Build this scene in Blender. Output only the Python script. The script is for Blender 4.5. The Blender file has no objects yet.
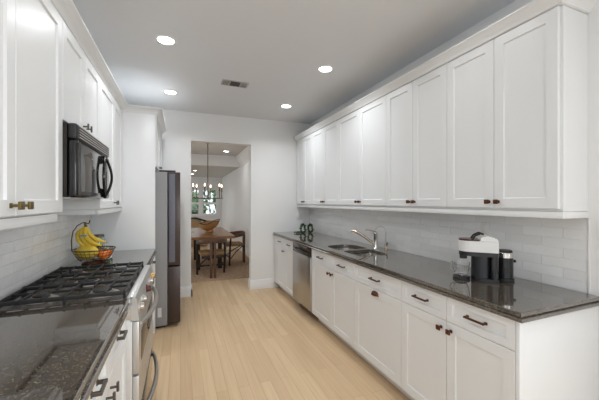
import bpy, bmesh, math, random
from mathutils import Vector, Matrix
random.seed(7)
PI = math.pi
SC = bpy.context.scene
COL = SC.collection

# ------------------------------------------------------------------ camera
cam_d = bpy.data.cameras.new('camera')
cam = bpy.data.objects.new('camera', cam_d)
COL.objects.link(cam)
cam.location = (0, 0, 1.42)
cam.rotation_euler = (PI / 2, 0, -math.atan(119.2 / 300.0))
cam_d.sensor_width = 36.0
cam_d.lens = 300.0 / 599.0 * 36.0
cam_d.shift_y = 1.7 / 599.0
cam_d.clip_start = 0.03
SC.camera = cam

# ------------------------------------------------------------------ view, world, large lights
vs = SC.view_settings
vs.view_transform = 'Standard'
vs.look = 'None'
vs.gamma = 1.0
vs.use_curve_mapping = False
vs.exposure = -0.18

w = bpy.data.worlds.new('overcast_sky')
SC.world = w
w.use_nodes = True
bg = w.node_tree.nodes['Background']
bg.inputs['Color'].default_value = (0.86, 0.93, 1.0, 1)
bg.inputs['Strength'].default_value = 1.6

LENS_W = 6.6          # each recessed can
LENS_EMIT = 14.0


def area(name, loc, target, sx, sy, power, col=(1, 1, 1)):
    d = bpy.data.lights.new(name, 'AREA')
    d.shape = 'RECTANGLE'
    d.size, d.size_y = sx, sy
    d.energy = power
    d.color = col
    o = bpy.data.objects.new(name, d)
    COL.objects.link(o)
    o.location = loc
    o.rotation_euler = (Vector(target) - Vector(loc)).to_track_quat('-Z', 'Y').to_euler()
    return o


# fill lamps added outside unseen openings of the kitchen, dining and living rooms
area('fill_behind_camera', (0.75, -3.72, 1.5), (0.75, 2, 1.5), 2.9, 2.2, 5, (0.93, 0.97, 1.0))
area('fill_side', (2.5, -1.75, 1.45), (0, -.7, 1.1), 2.2, 1.9, 76, (0.93, 0.97, 1.0))
area('fill_side', (-1.25, -1.75, 1.45), (1, -1.2, 1.5), 2.2, 1.9, 9, (0.93, 0.97, 1.0))
area('fill_dining', (-2.75, 6.9, 1.5), (2, 6.9, 1.2), 2.2, 1.7, 16, (0.95, 0.98, 1.0))
area('fill_living', (-2.75, 11.2, 1.5), (2, 11.2, 1.2), 2.0, 1.7, 16, (0.95, 0.98, 1.0))


# ------------------------------------------------------------------ materials
def new_mat(name):
    m = bpy.data.materials.new(name)
    m.use_nodes = True
    nt = m.node_tree
    return m, nt, nt.nodes['Principled BSDF']


def simple(name, col, rough=0.5, metal=0.0, bump=0.0, bscale=200.0, var=0.04, vscale=6.0, **kw):
    """A procedural material: slight noise in colour and optional bump."""
    m, nt, b = new_mat(name)
    tc = nt.nodes.new('ShaderNodeTexCoord')
    n = nt.nodes.new('ShaderNodeTexNoise')
    n.inputs['Scale'].default_value = vscale
    n.inputs['Detail'].default_value = 3
    nt.links.new(tc.outputs['Object'], n.inputs['Vector'])
    mx = nt.nodes.new('ShaderNodeMix')
    mx.data_type = 'RGBA'
    mx.inputs[6].default_value = (*[max(0, c * (1 - var)) for c in col], 1)
    mx.inputs[7].default_value = (*[min(1, c * (1 + var)) for c in col], 1)
    nt.links.new(n.outputs['Fac'], mx.inputs[0])
    nt.links.new(mx.outputs[2], b.inputs['Base Color'])
    b.inputs['Roughness'].default_value = rough
    b.inputs['Metallic'].default_value = metal
    for k, v in kw.items():
        b.inputs[k.replace('_', ' ')].default_value = v
    if bump:
        n2 = nt.nodes.new('ShaderNodeTexNoise')
        n2.inputs['Scale'].default_value = bscale
        nt.links.new(tc.outputs['Object'], n2.inputs['Vector'])
        bp = nt.nodes.new('ShaderNodeBump')
        bp.inputs['Strength'].default_value = bump
        bp.inputs['Distance'].default_value = 0.002
        nt.links.new(n2.outputs['Fac'], bp.inputs['Height'])
        nt.links.new(bp.outputs['Normal'], b.inputs['Normal'])
    return m


def emitter(name, col, strength):
    m, nt, b = new_mat(name)
    b.inputs['Base Color'].default_value = (*col, 1)
    b.inputs['Emission Color'].default_value = (*col, 1)
    b.inputs['Emission Strength'].default_value = strength
    return m


def granite():
    m, nt, b = new_mat('granite')
    g = nt.nodes.new('ShaderNodeNewGeometry')
    v = nt.nodes.new('ShaderNodeTexVoronoi')
    v.inputs['Scale'].default_value = 260
    v2 = nt.nodes.new('ShaderNodeTexVoronoi')
    v2.inputs['Scale'].default_value = 120
    n = nt.nodes.new('ShaderNodeTexNoise')
    n.inputs['Scale'].default_value = 60
    n.inputs['Detail'].default_value = 6
    for t in (v, v2, n):
        nt.links.new(g.outputs['Position'], t.inputs['Vector'])
    r = nt.nodes.new('ShaderNodeValToRGB')
    cr = r.color_ramp
    cr.elements[0].position = 0.0
    cr.elements[0].color = (0.022, 0.018, 0.014, 1)
    cr.elements[1].position = 1.0
    cr.elements[1].color = (0.25, 0.205, 0.16, 1)
    e = cr.elements.new(0.5)
    e.color = (0.06, 0.048, 0.036, 1)
    e = cr.elements.new(0.78)
    e.color = (0.12, 0.097, 0.073, 1)
    sep = nt.nodes.new('ShaderNodeSeparateColor')
    nt.links.new(v.outputs['Color'], sep.inputs[0])
    ad = nt.nodes.new('ShaderNodeMath')
    ad.operation = 'MULTIPLY_ADD'
    ad.inputs[1].default_value = 0.75
    nt.links.new(sep.outputs[0], ad.inputs[0])
    sb = nt.nodes.new('ShaderNodeMath')
    sb.operation = 'MULTIPLY'
    sb.inputs[1].default_value = 0.4
    nt.links.new(n.outputs['Fac'], sb.inputs[0])
    nt.links.new(sb.outputs[0], ad.inputs[2])
    nt.links.new(ad.outputs[0], r.inputs[0])
    nt.links.new(r.outputs[0], b.inputs['Base Color'])
    b.inputs['Roughness'].default_value = 0.05
    b.inputs['IOR'].default_value = 2.3
    b.inputs['Coat Weight'].default_value = 0.5
    b.inputs['Coat Roughness'].default_value = 0.03
    b.inputs['Coat IOR'].default_value = 1.6
    return m


def tile():
    m, nt, b = new_mat('glazed_tile')
    g = nt.nodes.new('ShaderNodeNewGeometry')
    s = nt.nodes.new('ShaderNodeSeparateXYZ')
    c = nt.nodes.new('ShaderNodeCombineXYZ')
    nt.links.new(g.outputs['Position'], s.inputs[0])
    nt.links.new(s.outputs[1], c.inputs[0])
    nt.links.new(s.outputs[2], c.inputs[1])
    mp = nt.nodes.new('ShaderNodeMapping')
    mp.inputs['Location'].default_value = (0.06, -0.915 % 0.0585 - 0.0585 + 0.0585, 0)
    nt.links.new(c.outputs[0], mp.inputs[0])
    br = nt.nodes.new('ShaderNodeTexBrick')
    br.inputs['Scale'].default_value = 1.0
    br.inputs['Brick Width'].default_value = 0.225
    br.inputs['Row Height'].default_value = 0.0585
    br.inputs['Mortar Size'].default_value = 0.0012
    br.inputs['Mortar Smooth'].default_value = 0.3
    br.inputs['Color1'].default_value = (0.92, 0.92, 0.915, 1)
    br.inputs['Color2'].default_value = (0.84, 0.84, 0.835, 1)
    br.inputs['Mortar'].default_value = (0.95, 0.95, 0.94, 1)
    nt.links.new(mp.outputs[0], br.inputs['Vector'])
    nt.links.new(br.outputs['Color'], b.inputs['Base Color'])
    n = nt.nodes.new('ShaderNodeTexNoise')
    n.inputs['Scale'].default_value = 14
    nt.links.new(mp.outputs[0], n.inputs['Vector'])
    ma = nt.nodes.new('ShaderNodeMath')
    ma.operation = 'MULTIPLY_ADD'
    ma.inputs[1].default_value = -0.8
    nt.links.new(br.outputs['Fac'], ma.inputs[0])
    nt.links.new(n.outputs['Fac'], ma.inputs[2])
    bp = nt.nodes.new('ShaderNodeBump')
    bp.inputs['Strength'].default_value = 0.9
    bp.inputs['Distance'].default_value = 0.004
    nt.links.new(ma.outputs[0], bp.inputs['Height'])
    nt.links.new(bp.outputs['Normal'], b.inputs['Normal'])
    b.inputs['Roughness'].default_value = 0.18
    b.inputs['IOR'].default_value = 1.75
    return m


def oak_floor():
    m, nt, b = new_mat('oak_floor')
    g = nt.nodes.new('ShaderNodeNewGeometry')
    s = nt.nodes.new('ShaderNodeSeparateXYZ')
    c = nt.nodes.new('ShaderNodeCombineXYZ')
    nt.links.new(g.outputs['Position'], s.inputs[0])
    nt.links.new(s.outputs[1], c.inputs[0])
    nt.links.new(s.outputs[0], c.inputs[1])
    br = nt.nodes.new('ShaderNodeTexBrick')
    br.offset = 0.37
    br.inputs['Scale'].default_value = 1.0
    br.inputs['Brick Width'].default_value = 1.15
    br.inputs['Row Height'].default_value = 0.083
    br.inputs['Mortar Size'].default_value = 0.0009
    br.inputs['Bias'].default_value = -0.1
    br.inputs['Color1'].default_value = (0.67, 0.475, 0.285, 1)
    br.inputs['Color2'].default_value = (0.77, 0.57, 0.36, 1)
    br.inputs['Mortar'].default_value = (0.42, 0.27, 0.15, 1)
    nt.links.new(c.outputs[0], br.inputs['Vector'])
    mp = nt.nodes.new('ShaderNodeMapping')
    mp.inputs['Scale'].default_value = (1.6, 34, 1)
    nt.links.new(c.outputs[0], mp.inputs[0])
    n = nt.nodes.new('ShaderNodeTexNoise')
    n.inputs['Scale'].default_value = 1.0
    n.inputs['Detail'].default_value = 5
    nt.links.new(mp.outputs[0], n.inputs['Vector'])
    r = nt.nodes.new('ShaderNodeValToRGB')
    r.color_ramp.elements[0].position = 0.3
    r.color_ramp.elements[0].color = (0.88, 0.86, 0.83, 1)
    r.color_ramp.elements[1].position = 0.7
    r.color_ramp.elements[1].color = (1.0, 1.0, 1.0, 1)
    nt.links.new(n.outputs['Fac'], r.inputs[0])
    mx = nt.nodes.new('ShaderNodeMix')
    mx.data_type = 'RGBA'
    mx.blend_type = 'MULTIPLY'
    mx.inputs[0].default_value = 1.0
    nt.links.new(br.outputs['Color'], mx.inputs[6])
    nt.links.new(r.outputs[0], mx.inputs[7])
    nt.links.new(mx.outputs[2], b.inputs['Base Color'])
    b.inputs['Roughness'].default_value = 0.42
    return m


def woven(name, c1, c2, scale, rough=0.95):
    m, nt, b = new_mat(name)
    tc = nt.nodes.new('ShaderNodeNewGeometry')
    n = nt.nodes.new('ShaderNodeTexNoise')
    n.inputs['Scale'].default_value = scale
    n.inputs['Detail'].default_value = 6
    n.inputs['Roughness'].default_value = 0.75
    nt.links.new(tc.outputs['Position'], n.inputs['Vector'])
    r = nt.nodes.new('ShaderNodeValToRGB')
    r.color_ramp.elements[0].position = 0.35
    r.color_ramp.elements[0].color = (*c1, 1)
    r.color_ramp.elements[1].position = 0.65
    r.color_ramp.elements[1].color = (*c2, 1)
    nt.links.new(n.outputs['Fac'], r.inputs[0])
    nt.links.new(r.outputs[0], b.inputs['Base Color'])
    b.inputs['Roughness'].default_value = rough
    return m


def glass(name, tint=(1, 1, 1), rough=0.0):
    m, nt, b = new_mat(name)
    b.inputs['Base Color'].default_value = (*tint, 1)
    b.inputs['Transmission Weight'].default_value = 1.0
    b.inputs['Roughness'].default_value = rough
    b.inputs['IOR'].default_value = 1.45
    return m


def brushed(name, col, rough=0.3, axis=2):
    m, nt, b = new_mat(name)
    tc = nt.nodes.new('ShaderNodeTexCoord')
    mp = nt.nodes.new('ShaderNodeMapping')
    sc = [220, 220, 220]
    sc[axis] = 3
    mp.inputs['Scale'].default_value = sc
    nt.links.new(tc.outputs['Object'], mp.inputs[0])
    n = nt.nodes.new('ShaderNodeTexNoise')
    n.inputs['Scale'].default_value = 1
    nt.links.new(mp.outputs[0], n.inputs['Vector'])
    r = nt.nodes.new('ShaderNodeMapRange')
    r.inputs['To Min'].default_value = rough - 0.07
    r.inputs['To Max'].default_value = rough + 0.09
    nt.links.new(n.outputs['Fac'], r.inputs[0])
    nt.links.new(r.outputs[0], b.inputs['Roughness'])
    b.inputs['Base Color'].default_value = (*col, 1)
    b.inputs['Metallic'].default_value = 1.0
    return m


M = {}
M['wall'] = simple('wall_paint', (0.86, 0.86, 0.855), 0.7, bump=0.05, bscale=350, var=0.01)
M['ceiling'] = simple('ceiling_paint', (0.795, 0.81, 0.83), 0.8, bump=0.05, bscale=300, var=0.01)
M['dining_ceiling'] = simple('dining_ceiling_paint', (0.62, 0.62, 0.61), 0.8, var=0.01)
M['trim'] = simple('trim_paint', (0.86, 0.86, 0.855), 0.35, var=0.01)
M['cab'] = simple('cabinet_paint', (0.85, 0.862, 0.868), 0.34, var=0.01)
M['granite'] = granite()
M['tile'] = tile()
M['floor'] = oak_floor()
M['rug'] = woven('jute_rug', (0.27, 0.165, 0.10), (0.62, 0.44, 0.29), 45)
M['steel'] = brushed('brushed_steel', (0.50, 0.485, 0.465), 0.30)
M['steel_h'] = brushed('brushed_steel_horizontal', (0.66, 0.655, 0.645), 0.42, axis=1)
M['steel_pale'] = simple('pale_steel', (0.72, 0.72, 0.715), 0.4, metal=0.35)
M['sink'] = brushed('sink_steel', (0.60, 0.58, 0.55), 0.26)
M['chrome'] = simple('chrome', (0.72, 0.70, 0.67), 0.14, metal=1.0, var=0.01)
M['nickel'] = simple('warm_nickel', (0.60, 0.50, 0.40), 0.25, metal=1.0)
M['iron'] = simple('cast_iron', (0.022, 0.022, 0.022), 0.55, bump=0.3, bscale=300)
M['burner'] = simple('burner_alloy', (0.40, 0.355, 0.31), 0.4, metal=0.3)
M['tray'] = simple('brown_black_enamel', (0.085, 0.07, 0.058), 0.25, var=0.2, vscale=25)
M['black'] = simple('black_gloss', (0.012, 0.012, 0.013), 0.10, var=0.1)
M['black_m'] = simple('black_matte', (0.018, 0.018, 0.02), 0.40, var=0.1)
M['mwglass'] = simple('smoked_glass', (0.035, 0.034, 0.033), 0.04, var=0.02, IOR=2.3)
M['mwside'] = simple('dark_bronze_steel', (0.03, 0.026, 0.022), 0.32, metal=0.6)
M['ovenglass'] = simple('oven_glass', (0.015, 0.014, 0.014), 0.05, var=0.02, IOR=1.8)
M['fridge_side'] = simple('grey_fridge_side', (0.30, 0.30, 0.305), 0.42, var=0.02, bump=0.1, bscale=400)
M['fridge_door'] = simple('dark_slate_steel', (0.075, 0.058, 0.055), 0.30, metal=0.6, var=0.04)
M['fridge_pocket'] = simple('slate_blue_recess', (0.15, 0.155, 0.19), 0.35, var=0.02)
M['bronze'] = simple('oiled_bronze', (0.14, 0.055, 0.028), 0.32, metal=0.75, var=0.2, vscale=60)
M['brass'] = simple('antique_brass', (0.20, 0.15, 0.055), 0.35, metal=0.8, var=0.2, vscale=60)
M['pewter'] = simple('dark_pewter', (0.13, 0.115, 0.10), 0.35, metal=0.8, var=0.1)
M['white_plastic'] = simple('white_plastic', (0.80, 0.79, 0.77), 0.3, var=0.01)
M['brown_plastic'] = simple('dark_brown_plastic', (0.07, 0.03, 0.02), 0.2)
M['charcoal'] = simple('charcoal_plastic', (0.014, 0.015, 0.018), 0.33)
M['red'] = simple('brown_red_knob', (0.10, 0.03, 0.025), 0.25)
M['gold'] = simple('warm_gold_knob', (0.6, 0.36, 0.14), 0.25, metal=0.8)
M['glass'] = glass('clear_glass')
M['pane'] = glass('window_glass', (0.98, 1, 0.99))
M['greenglass'] = glass('greenish_glass', (0.80, 0.9, 0.82))
M['banana'] = simple('banana_skin', (0.80, 0.56, 0.05), 0.5, var=0.15, vscale=20)
M['banana_tip'] = simple('banana_tip', (0.16, 0.12, 0.03), 0.7)
M['sticker'] = simple('blue_sticker', (0.10, 0.25, 0.62), 0.4)
M['melon'] = simple('yellow_melon', (0.85, 0.62, 0.08), 0.5, var=0.12, vscale=25)
M['orange'] = simple('orange_peel', (0.85, 0.20, 0.02), 0.45, var=0.08, bump=0.3, bscale=250)
M['wire'] = simple('rust_wire', (0.10, 0.055, 0.03), 0.4, metal=0.6)
M['leaf'] = simple('dark_leaf', (0.022, 0.085, 0.012), 0.35, var=0.5, vscale=80)
M['herb'] = simple('herb_leaf', (0.09, 0.20, 0.03), 0.5, var=0.5, vscale=80)
M['stem'] = simple('woody_stem', (0.05, 0.06, 0.02), 0.7)
M['darkwood'] = simple('dark_walnut', (0.03, 0.017, 0.012), 0.4, var=0.3, vscale=15)
M['midwood'] = simple('walnut', (0.12, 0.06, 0.034), 0.4, var=0.3, vscale=15)
M['tablewood'] = simple('oiled_table_wood', (0.34, 0.155, 0.065), 0.25, var=0.3, vscale=9)
M['bowlwood'] = simple('bowl_wood', (0.50, 0.27, 0.10), 0.45, var=0.35, vscale=14)
M['rush'] = woven('rush_seat', (0.24, 0.13, 0.055), (0.44, 0.27, 0.12), 90)
M['sofa'] = woven('tan_upholstery', (0.42, 0.28, 0.15), (0.52, 0.36, 0.20), 60)
M['navy'] = simple('navy_cloth', (0.02, 0.035, 0.06), 0.9)
M['candle'] = simple('candle_sleeve', (0.16, 0.10, 0.06), 0.5)
M['lens'] = emitter('lamp_lens', (1.0, 0.985, 0.96), LENS_EMIT)
M['bulb'] = emitter('candle_bulb', (1.0, 0.82, 0.55), 6.0)
M['vent'] = simple('vent_white', (0.52, 0.52, 0.51), 0.5)
M['ventdark'] = simple('vent_shadow_cavity', (0.10, 0.10, 0.10), 0.8)
M['label'] = simple('paper_label', (0.72, 0.72, 0.70), 0.5)
M['bark'] = simple('tree_bark', (0.09, 0.06, 0.04), 0.9)
M['foliage'] = simple('tree_leaf', (0.10, 0.22, 0.07), 0.6, var=0.6, vscale=3)
M['grass'] = woven('lawn', (0.08, 0.16, 0.04), (0.16, 0.26, 0.08), 8)
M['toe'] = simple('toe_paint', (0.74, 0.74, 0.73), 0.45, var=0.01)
M['dwdark'] = simple('dark_control_panel', (0.05, 0.047, 0.045), 0.2, metal=0.5)


# ------------------------------------------------------------------ mesh builder
class MB:
    def __init__(self):
        self.bm = bmesh.new()

    def box(self, x0, y0, z0, x1, y1, z1, bev=0.0, seg=2, rot=None, piv=None):
        x0, x1 = min(x0, x1), max(x0, x1)
        y0, y1 = min(y0, y1), max(y0, y1)
        z0, z1 = min(z0, z1), max(z0, z1)
        t = bmesh.new()
        bmesh.ops.create_cube(t, size=1)
        for v in t.verts:
            v.co = Vector(((x0 + x1) / 2 + v.co.x * (x1 - x0), (y0 + y1) / 2 + v.co.y * (y1 - y0), (z0 + z1) / 2 + v.co.z * (z1 - z0)))
        if bev > 0:
            bev = min(bev, 0.49 * min(x1 - x0, y1 - y0, z1 - z0))
            bmesh.ops.bevel(t, geom=t.edges[:], offset=bev, segments=seg, affect='EDGES', profile=0.5)
        if rot is not None:
            p = Vector(piv) if piv is not None else Vector(((x0 + x1) / 2, (y0 + y1) / 2, (z0 + z1) / 2))
            for v in t.verts:
                v.co = p + rot @ (v.co - p)
        self._merge(t)
        return self

    def _merge(self, t):
        me = bpy.data.meshes.new('tmp')
        t.to_mesh(me)
        t.free()
        self.bm.from_mesh(me)
        bpy.data.meshes.remove(me)

    def prism(self, pts, axis, a, b):
        """Extrude the 2D polygon pts along axis (0 x, 1 y, 2 z) from a to b."""
        def mk(p, h):
            if axis == 0:
                return (h, p[0], p[1])
            if axis == 1:
                return (p[0], h, p[1])
            return (p[0], p[1], h)
        lo = [self.bm.verts.new(mk(p, a)) for p in pts]
        hi = [self.bm.verts.new(mk(p, b)) for p in pts]
        n = len(pts)
        fs = [self.bm.faces.new(lo[::-1]), self.bm.faces.new(hi)]
        for i in range(n):
            fs.append(self.bm.faces.new((lo[i], lo[(i + 1) % n], hi[(i + 1) % n], hi[i])))
        bmesh.ops.recalc_face_normals(self.bm, faces=fs)
        return self

    def tube(self, pts, r, seg=8, closed=False, caps=True, flat=None):
        """Round (or flattened) tube along pts; r a number or a list."""
        P = [Vector(p) for p in pts]
        n = len(P)
        R = r if isinstance(r, (list, tuple)) else [r] * n
        rings = []
        up = None
        for i in range(n):
            if closed:
                t = P[(i + 1) % n] - P[i - 1]
            else:
                t = P[min(i + 1, n - 1)] - P[max(i - 1, 0)]
            t.normalize()
            if up is None:
                ref = Vector((0, 0, 1)) if abs(t.z) < 0.9 else Vector((1, 0, 0))
                up = (ref - t * ref.dot(t)).normalized()
            else:
                up = (up - t * up.dot(t)).normalized()
            sd = t.cross(up)
            ring = []
            for k in range(seg):
                a = 2 * PI * k / seg
                fu = flat[0] if flat else 1
                fs = flat[1] if flat else 1
                ring.append(self.bm.verts.new(P[i] + (up * math.cos(a) * fu + sd * math.sin(a) * fs) * R[i]))
            rings.append(ring)
        fs = []
        for i in range(n if closed else n - 1):
            A, B = rings[i], rings[(i + 1) % n]
            for k in range(seg):
                fs.append(self.bm.faces.new((A[k], A[(k + 1) % seg], B[(k + 1) % seg], B[k])))
        if not closed and caps:
            fs.append(self.bm.faces.new(rings[0][::-1]))
            fs.append(self.bm.faces.new(rings[-1]))
        bmesh.ops.recalc_face_normals(self.bm, faces=fs)
        return self

    def lathe(self, prof, c=(0, 0, 0), seg=24, sx=1.0, sy=1.0, axis='z', wob=None):
        """Revolve prof [(r, h), ...] about an axis through c."""
        c = Vector(c)
        rings = []

        def mk(x, y, h):
            if axis == 'z':
                return c + Vector((x, y, h))
            if axis == 'x':
                return c + Vector((h, x, y))
            return c + Vector((x, h, y))
        for i, (r, h) in enumerate(prof):
            if r < 1e-6:
                rings.append([self.bm.verts.new(mk(0, 0, h))])
            else:
                ring = []
                for k in range(seg):
                    a = 2 * PI * k / seg
                    d = wob(i, a) if wob else (1, 0)
                    ring.append(self.bm.verts.new(mk(r * d[0] * math.cos(a) * sx, r * d[0] * math.sin(a) * sy, h + d[1])))
                rings.append(ring)
        fs = []
        for A, B in zip(rings, rings[1:]):
            if len(A) == 1 and len(B) == 1:
                continue
            for k in range(seg):
                k2 = (k + 1) % seg
                if len(A) == 1:
                    fs.append(self.bm.faces.new((A[0], B[k2], B[k])))
                elif len(B) == 1:
                    fs.append(self.bm.faces.new((A[k], A[k2], B[0])))
                else:
                    fs.append(self.bm.faces.new((A[k], A[k2], B[k2], B[k])))
        if len(rings[0]) > 1:
            fs.append(self.bm.faces.new(rings[0][::-1]))
        if len(rings[-1]) > 1:
            fs.append(self.bm.faces.new(rings[-1]))
        bmesh.ops.recalc_face_normals(self.bm, faces=fs)
        return self

    def cyl(self, c, r, h, seg=20, axis='z', bev=0.0):
        if bev:
            p = [(0, 0), (r - bev, 0), (r, bev), (r, h - bev), (r - bev, h), (0, h)]
        else:
            p = [(0, 0), (r, 0), (r, h), (0, h)]
        return self.lathe(p, c, seg, axis=axis)

    def ball(self, c, rx, ry=None, rz=None, seg=16, rings=10):
        ry = ry or rx
        rz = rz or rx
        p = []
        for i in range(rings + 1):
            a = -PI / 2 + PI * i / rings
            p.append((math.cos(a) if 0 < i < rings else 0, math.sin(a) * rz))
        return self.lathe(p, c, seg, sx=rx, sy=ry)

    def face(self, pts):
        self.bm.faces.new([self.bm.verts.new(p) for p in pts])
        return self

    def shaker(self, xf, sx, y0, y1, z0, z1, fw=0.058, th=0.02, dep=0.009, sl=0.005, ch=0.0025):
        """Shaker front in a plane x = xf facing sx: frame, sloped moulding, recessed panel."""
        def rect(i, d):
            return [self.bm.verts.new((xf + sx * d, y, z)) for y, z in ((y0 + i, z0 + i), (y1 - i, z0 + i), (y1 - i, z1 - i), (y0 + i, z1 - i))]
        rs = [rect(0, -th), rect(0, -ch), rect(ch, 0), rect(fw, 0), rect(fw + sl, -dep)]
        fs = [self.bm.faces.new(rs[0]), self.bm.faces.new(rs[-1])]
        for A, B in zip(rs, rs[1:]):
            for k in range(4):
                fs.append(self.bm.faces.new((A[k], A[(k + 1) % 4], B[(k + 1) % 4], B[k])))
        bmesh.ops.recalc_face_normals(self.bm, faces=fs)
        return self

    def xform(self, mat):
        for v in self.bm.verts:
            v.co = mat @ v.co
        return self

    def build(self, name, mat, parent=None, origin=None, smooth=35):
        me = bpy.data.meshes.new(name)
        o = Vector(origin) if origin is not None else world_of(parent)
        for v in self.bm.verts:
            v.co = v.co - o
        self.bm.to_mesh(me)
        self.bm.free()
        for p in me.polygons:
            p.use_smooth = True
        me.set_sharp_from_angle(angle=math.radians(smooth))
        me.materials.append(mat)
        ob = bpy.data.objects.new(name, me)
        COL.objects.link(ob)
        if parent is not None:
            ob.parent = parent
        else:
            ob.location = o
        return ob


def world_of(o):
    p = Vector((0, 0, 0))
    while o is not None:
        p = p + Vector(o.location)
        o = o.parent
    return p


def tag(o, label, cat, group=None):
    o['label'] = label
    o['category'] = cat
    if group:
        o['group'] = group
    return o


def thing(name, label, cat, loc=(0, 0, 0), group=None):
    o = bpy.data.objects.new(name, None)
    COL.objects.link(o)
    o.location = loc
    o.empty_display_size = 0.1
    return tag(o, label, cat, group)


def struct(name, mb, mat):
    o = mb.build(name, mat, origin=(0, 0, 0))
    o['kind'] = 'structure'
    return o


def dup(root, loc, rotz, label):
    r = root.copy()
    COL.objects.link(r)
    r.location = loc
    r.rotation_euler = (0, 0, rotz)
    r['label'] = label

    def rec(a, b):
        for ch in list(a.children):
            c = ch.copy()
            COL.objects.link(c)
            c.parent = b
            rec(ch, c)
    rec(root, r)
    return r


def arc(n, a0, a1, f):
    return [f(a0 + (a1 - a0) * i / n) for i in range(n + 1)]


# ------------------------------------------------------------------ key dimensions
XL, XR, YB = -0.84, 2.09, 4.79      # left, right and back wall faces of the kitchen
CEIL = 2.77
YF = -3.4                           # wall behind the camera
DW0, DW1, DH = 0.15, 1.06, 2.34     # doorway to the dining room
YB2 = 4.92                          # dining face of that wall
DXL, DXR, DYB = -2.6, 1.67, 13.3    # dining / living room
LOWC = 2.46

# ------------------------------------------------------------------ structure
struct('floor', MB().box(-2.8, YF - .15, -.1, 2.4, DYB + .15, 0), M['floor'])
struct('ceiling', MB().box(XL - .15, YF - .15, CEIL, XR + .15, YB2, CEIL + .1), M['ceiling'])
for nm, xa, xb in (('wall_left', XL - .12, XL), ('wall_right', XR, XR + .12)):
    m = MB().box(xa, YF, 0, xb, -2.8, CEIL)
    m.box(xa, -.7, 0, xb, YB, CEIL)
    m.box(xa, -2.8, 0, xb, -.7, .5)  # side openings added out of view so fill light can enter
    m.box(xa, -2.8, 2.4, xb, -.7, CEIL)
    struct(nm, m, M['wall'])
wb = MB()
wb.box(DXL, YB, 0, DW0, YB2, CEIL)
wb.box(DW1, YB, 0, XR + .12, YB2, CEIL)
wb.box(DW0, YB, DH, DW1, YB2, CEIL)
struct('wall_back', wb, M['wall'])
wf = MB()
wf.box(XL - .12, YF - .12, 0, -.65, YF, CEIL)
wf.box(2.0, YF - .12, 0, XR + .12, YF, CEIL)
wf.box(-.65, YF - .12, 0, 2.0, YF, .45)
wf.box(-.65, YF - .12, 2.5, 2.0, YF, CEIL)
struct('wall_front', wf, M['wall'])
wfr = MB()
for x in (-.65, .22, 1.08, 1.95):
    wfr.box(x, YF - .09, .45, x + .05, YF - .03, 2.5)
for z in (.45, 1.45, 2.45):
    wfr.box(-.65, YF - .09, z, 2.0, YF - .03, z + .05)
struct('added_window_3', wfr, M['trim'])  # window frame added in the unseen rear opening that admits fill light

sf = MB().box(XL, -.3, 2.43, -.72, YB, CEIL)
struct('added_soffit', sf, M['wall'])                                                 # unseen soffit box added to block lamp light above the left cabinets

# baseboards of the kitchen back wall (stepped profile), and around the door jamb
BB = [(0, 0), (.018, 0), (.018, .105), (.012, .115), (.012, .135), (.004, .15), (0, .15)]
bb = MB().prism([(YB - d, z) for d, z in BB], 0, 0.0, DW0 + .018)
bb.box(DW0, YB - .018, 0, DW0 + .018, YB2 + .018, .15)
bb.prism([(YB - d, z) for d, z in BB], 0, DW1 - .018, 1.52)
bb.box(DW1 - .018, YB, 0, DW1, YB2 + .018, .15)
struct('baseboard_back', bb, M['trim'])

# dining room shell
dwl = MB()  # left wall openings added out of view to let fill light in
dwl.box(DXL - .12, YB2, 0, DXL, 5.8, CEIL)
dwl.box(DXL - .12, 8.0, 0, DXL, 10.2, CEIL)
dwl.box(DXL - .12, 12.2, 0, DXL, DYB, CEIL)
dwl.box(DXL - .12, 10.2, 0, DXL, 12.2, .6)
dwl.box(DXL - .12, 10.2, 2.3, DXL, 12.2, CEIL)
dwl.box(DXL - .12, 5.8, 0, DXL, 8.0, .6)
dwl.box(DXL - .12, 5.8, 2.3, DXL, 8.0, CEIL)
struct('wall_dining_left', dwl, M['wall'])
struct('wall_dining_right', MB().box(DXR, YB2, 0, DXR + .12, DYB, CEIL), M['wall'])
WX0, WX1, WZ0, WZ1 = 0.12, 1.47, 0.86, 1.96
dwb = MB()
dwb.box(DXL - .12, DYB, 0, WX0, DYB + .12, CEIL)
dwb.box(WX1, DYB, 0, DXR + .12, DYB + .12, CEIL)
dwb.box(WX0, DYB, 0, WX1, DYB + .12, WZ0)
dwb.box(WX0, DYB, WZ1, WX1, DYB + .12, CEIL)
struct('wall_dining_back', dwb, M['wall'])
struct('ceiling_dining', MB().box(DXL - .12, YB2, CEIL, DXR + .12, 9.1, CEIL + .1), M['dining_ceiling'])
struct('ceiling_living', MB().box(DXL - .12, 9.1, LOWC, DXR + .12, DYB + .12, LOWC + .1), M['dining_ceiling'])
struct('trim_1', MB().box(DXL, 8.96, LOWC, DXR, 9.1, CEIL), M['wall'])          # header beam face
cr = MB().prism([(1.67, 2.46), (1.655, 2.46), (1.64, 2.52), (1.56, 2.62), (1.53, 2.74), (1.53, 2.77), (1.67, 2.77)], 1, YB2, 8.96)
struct('trim_2', cr, M['trim'])                                                 # cornice on the right wall
struct('baseboard_right', MB().prism([(DXR - d, z) for d, z in BB], 1, YB2, DYB), M['trim'])

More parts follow.
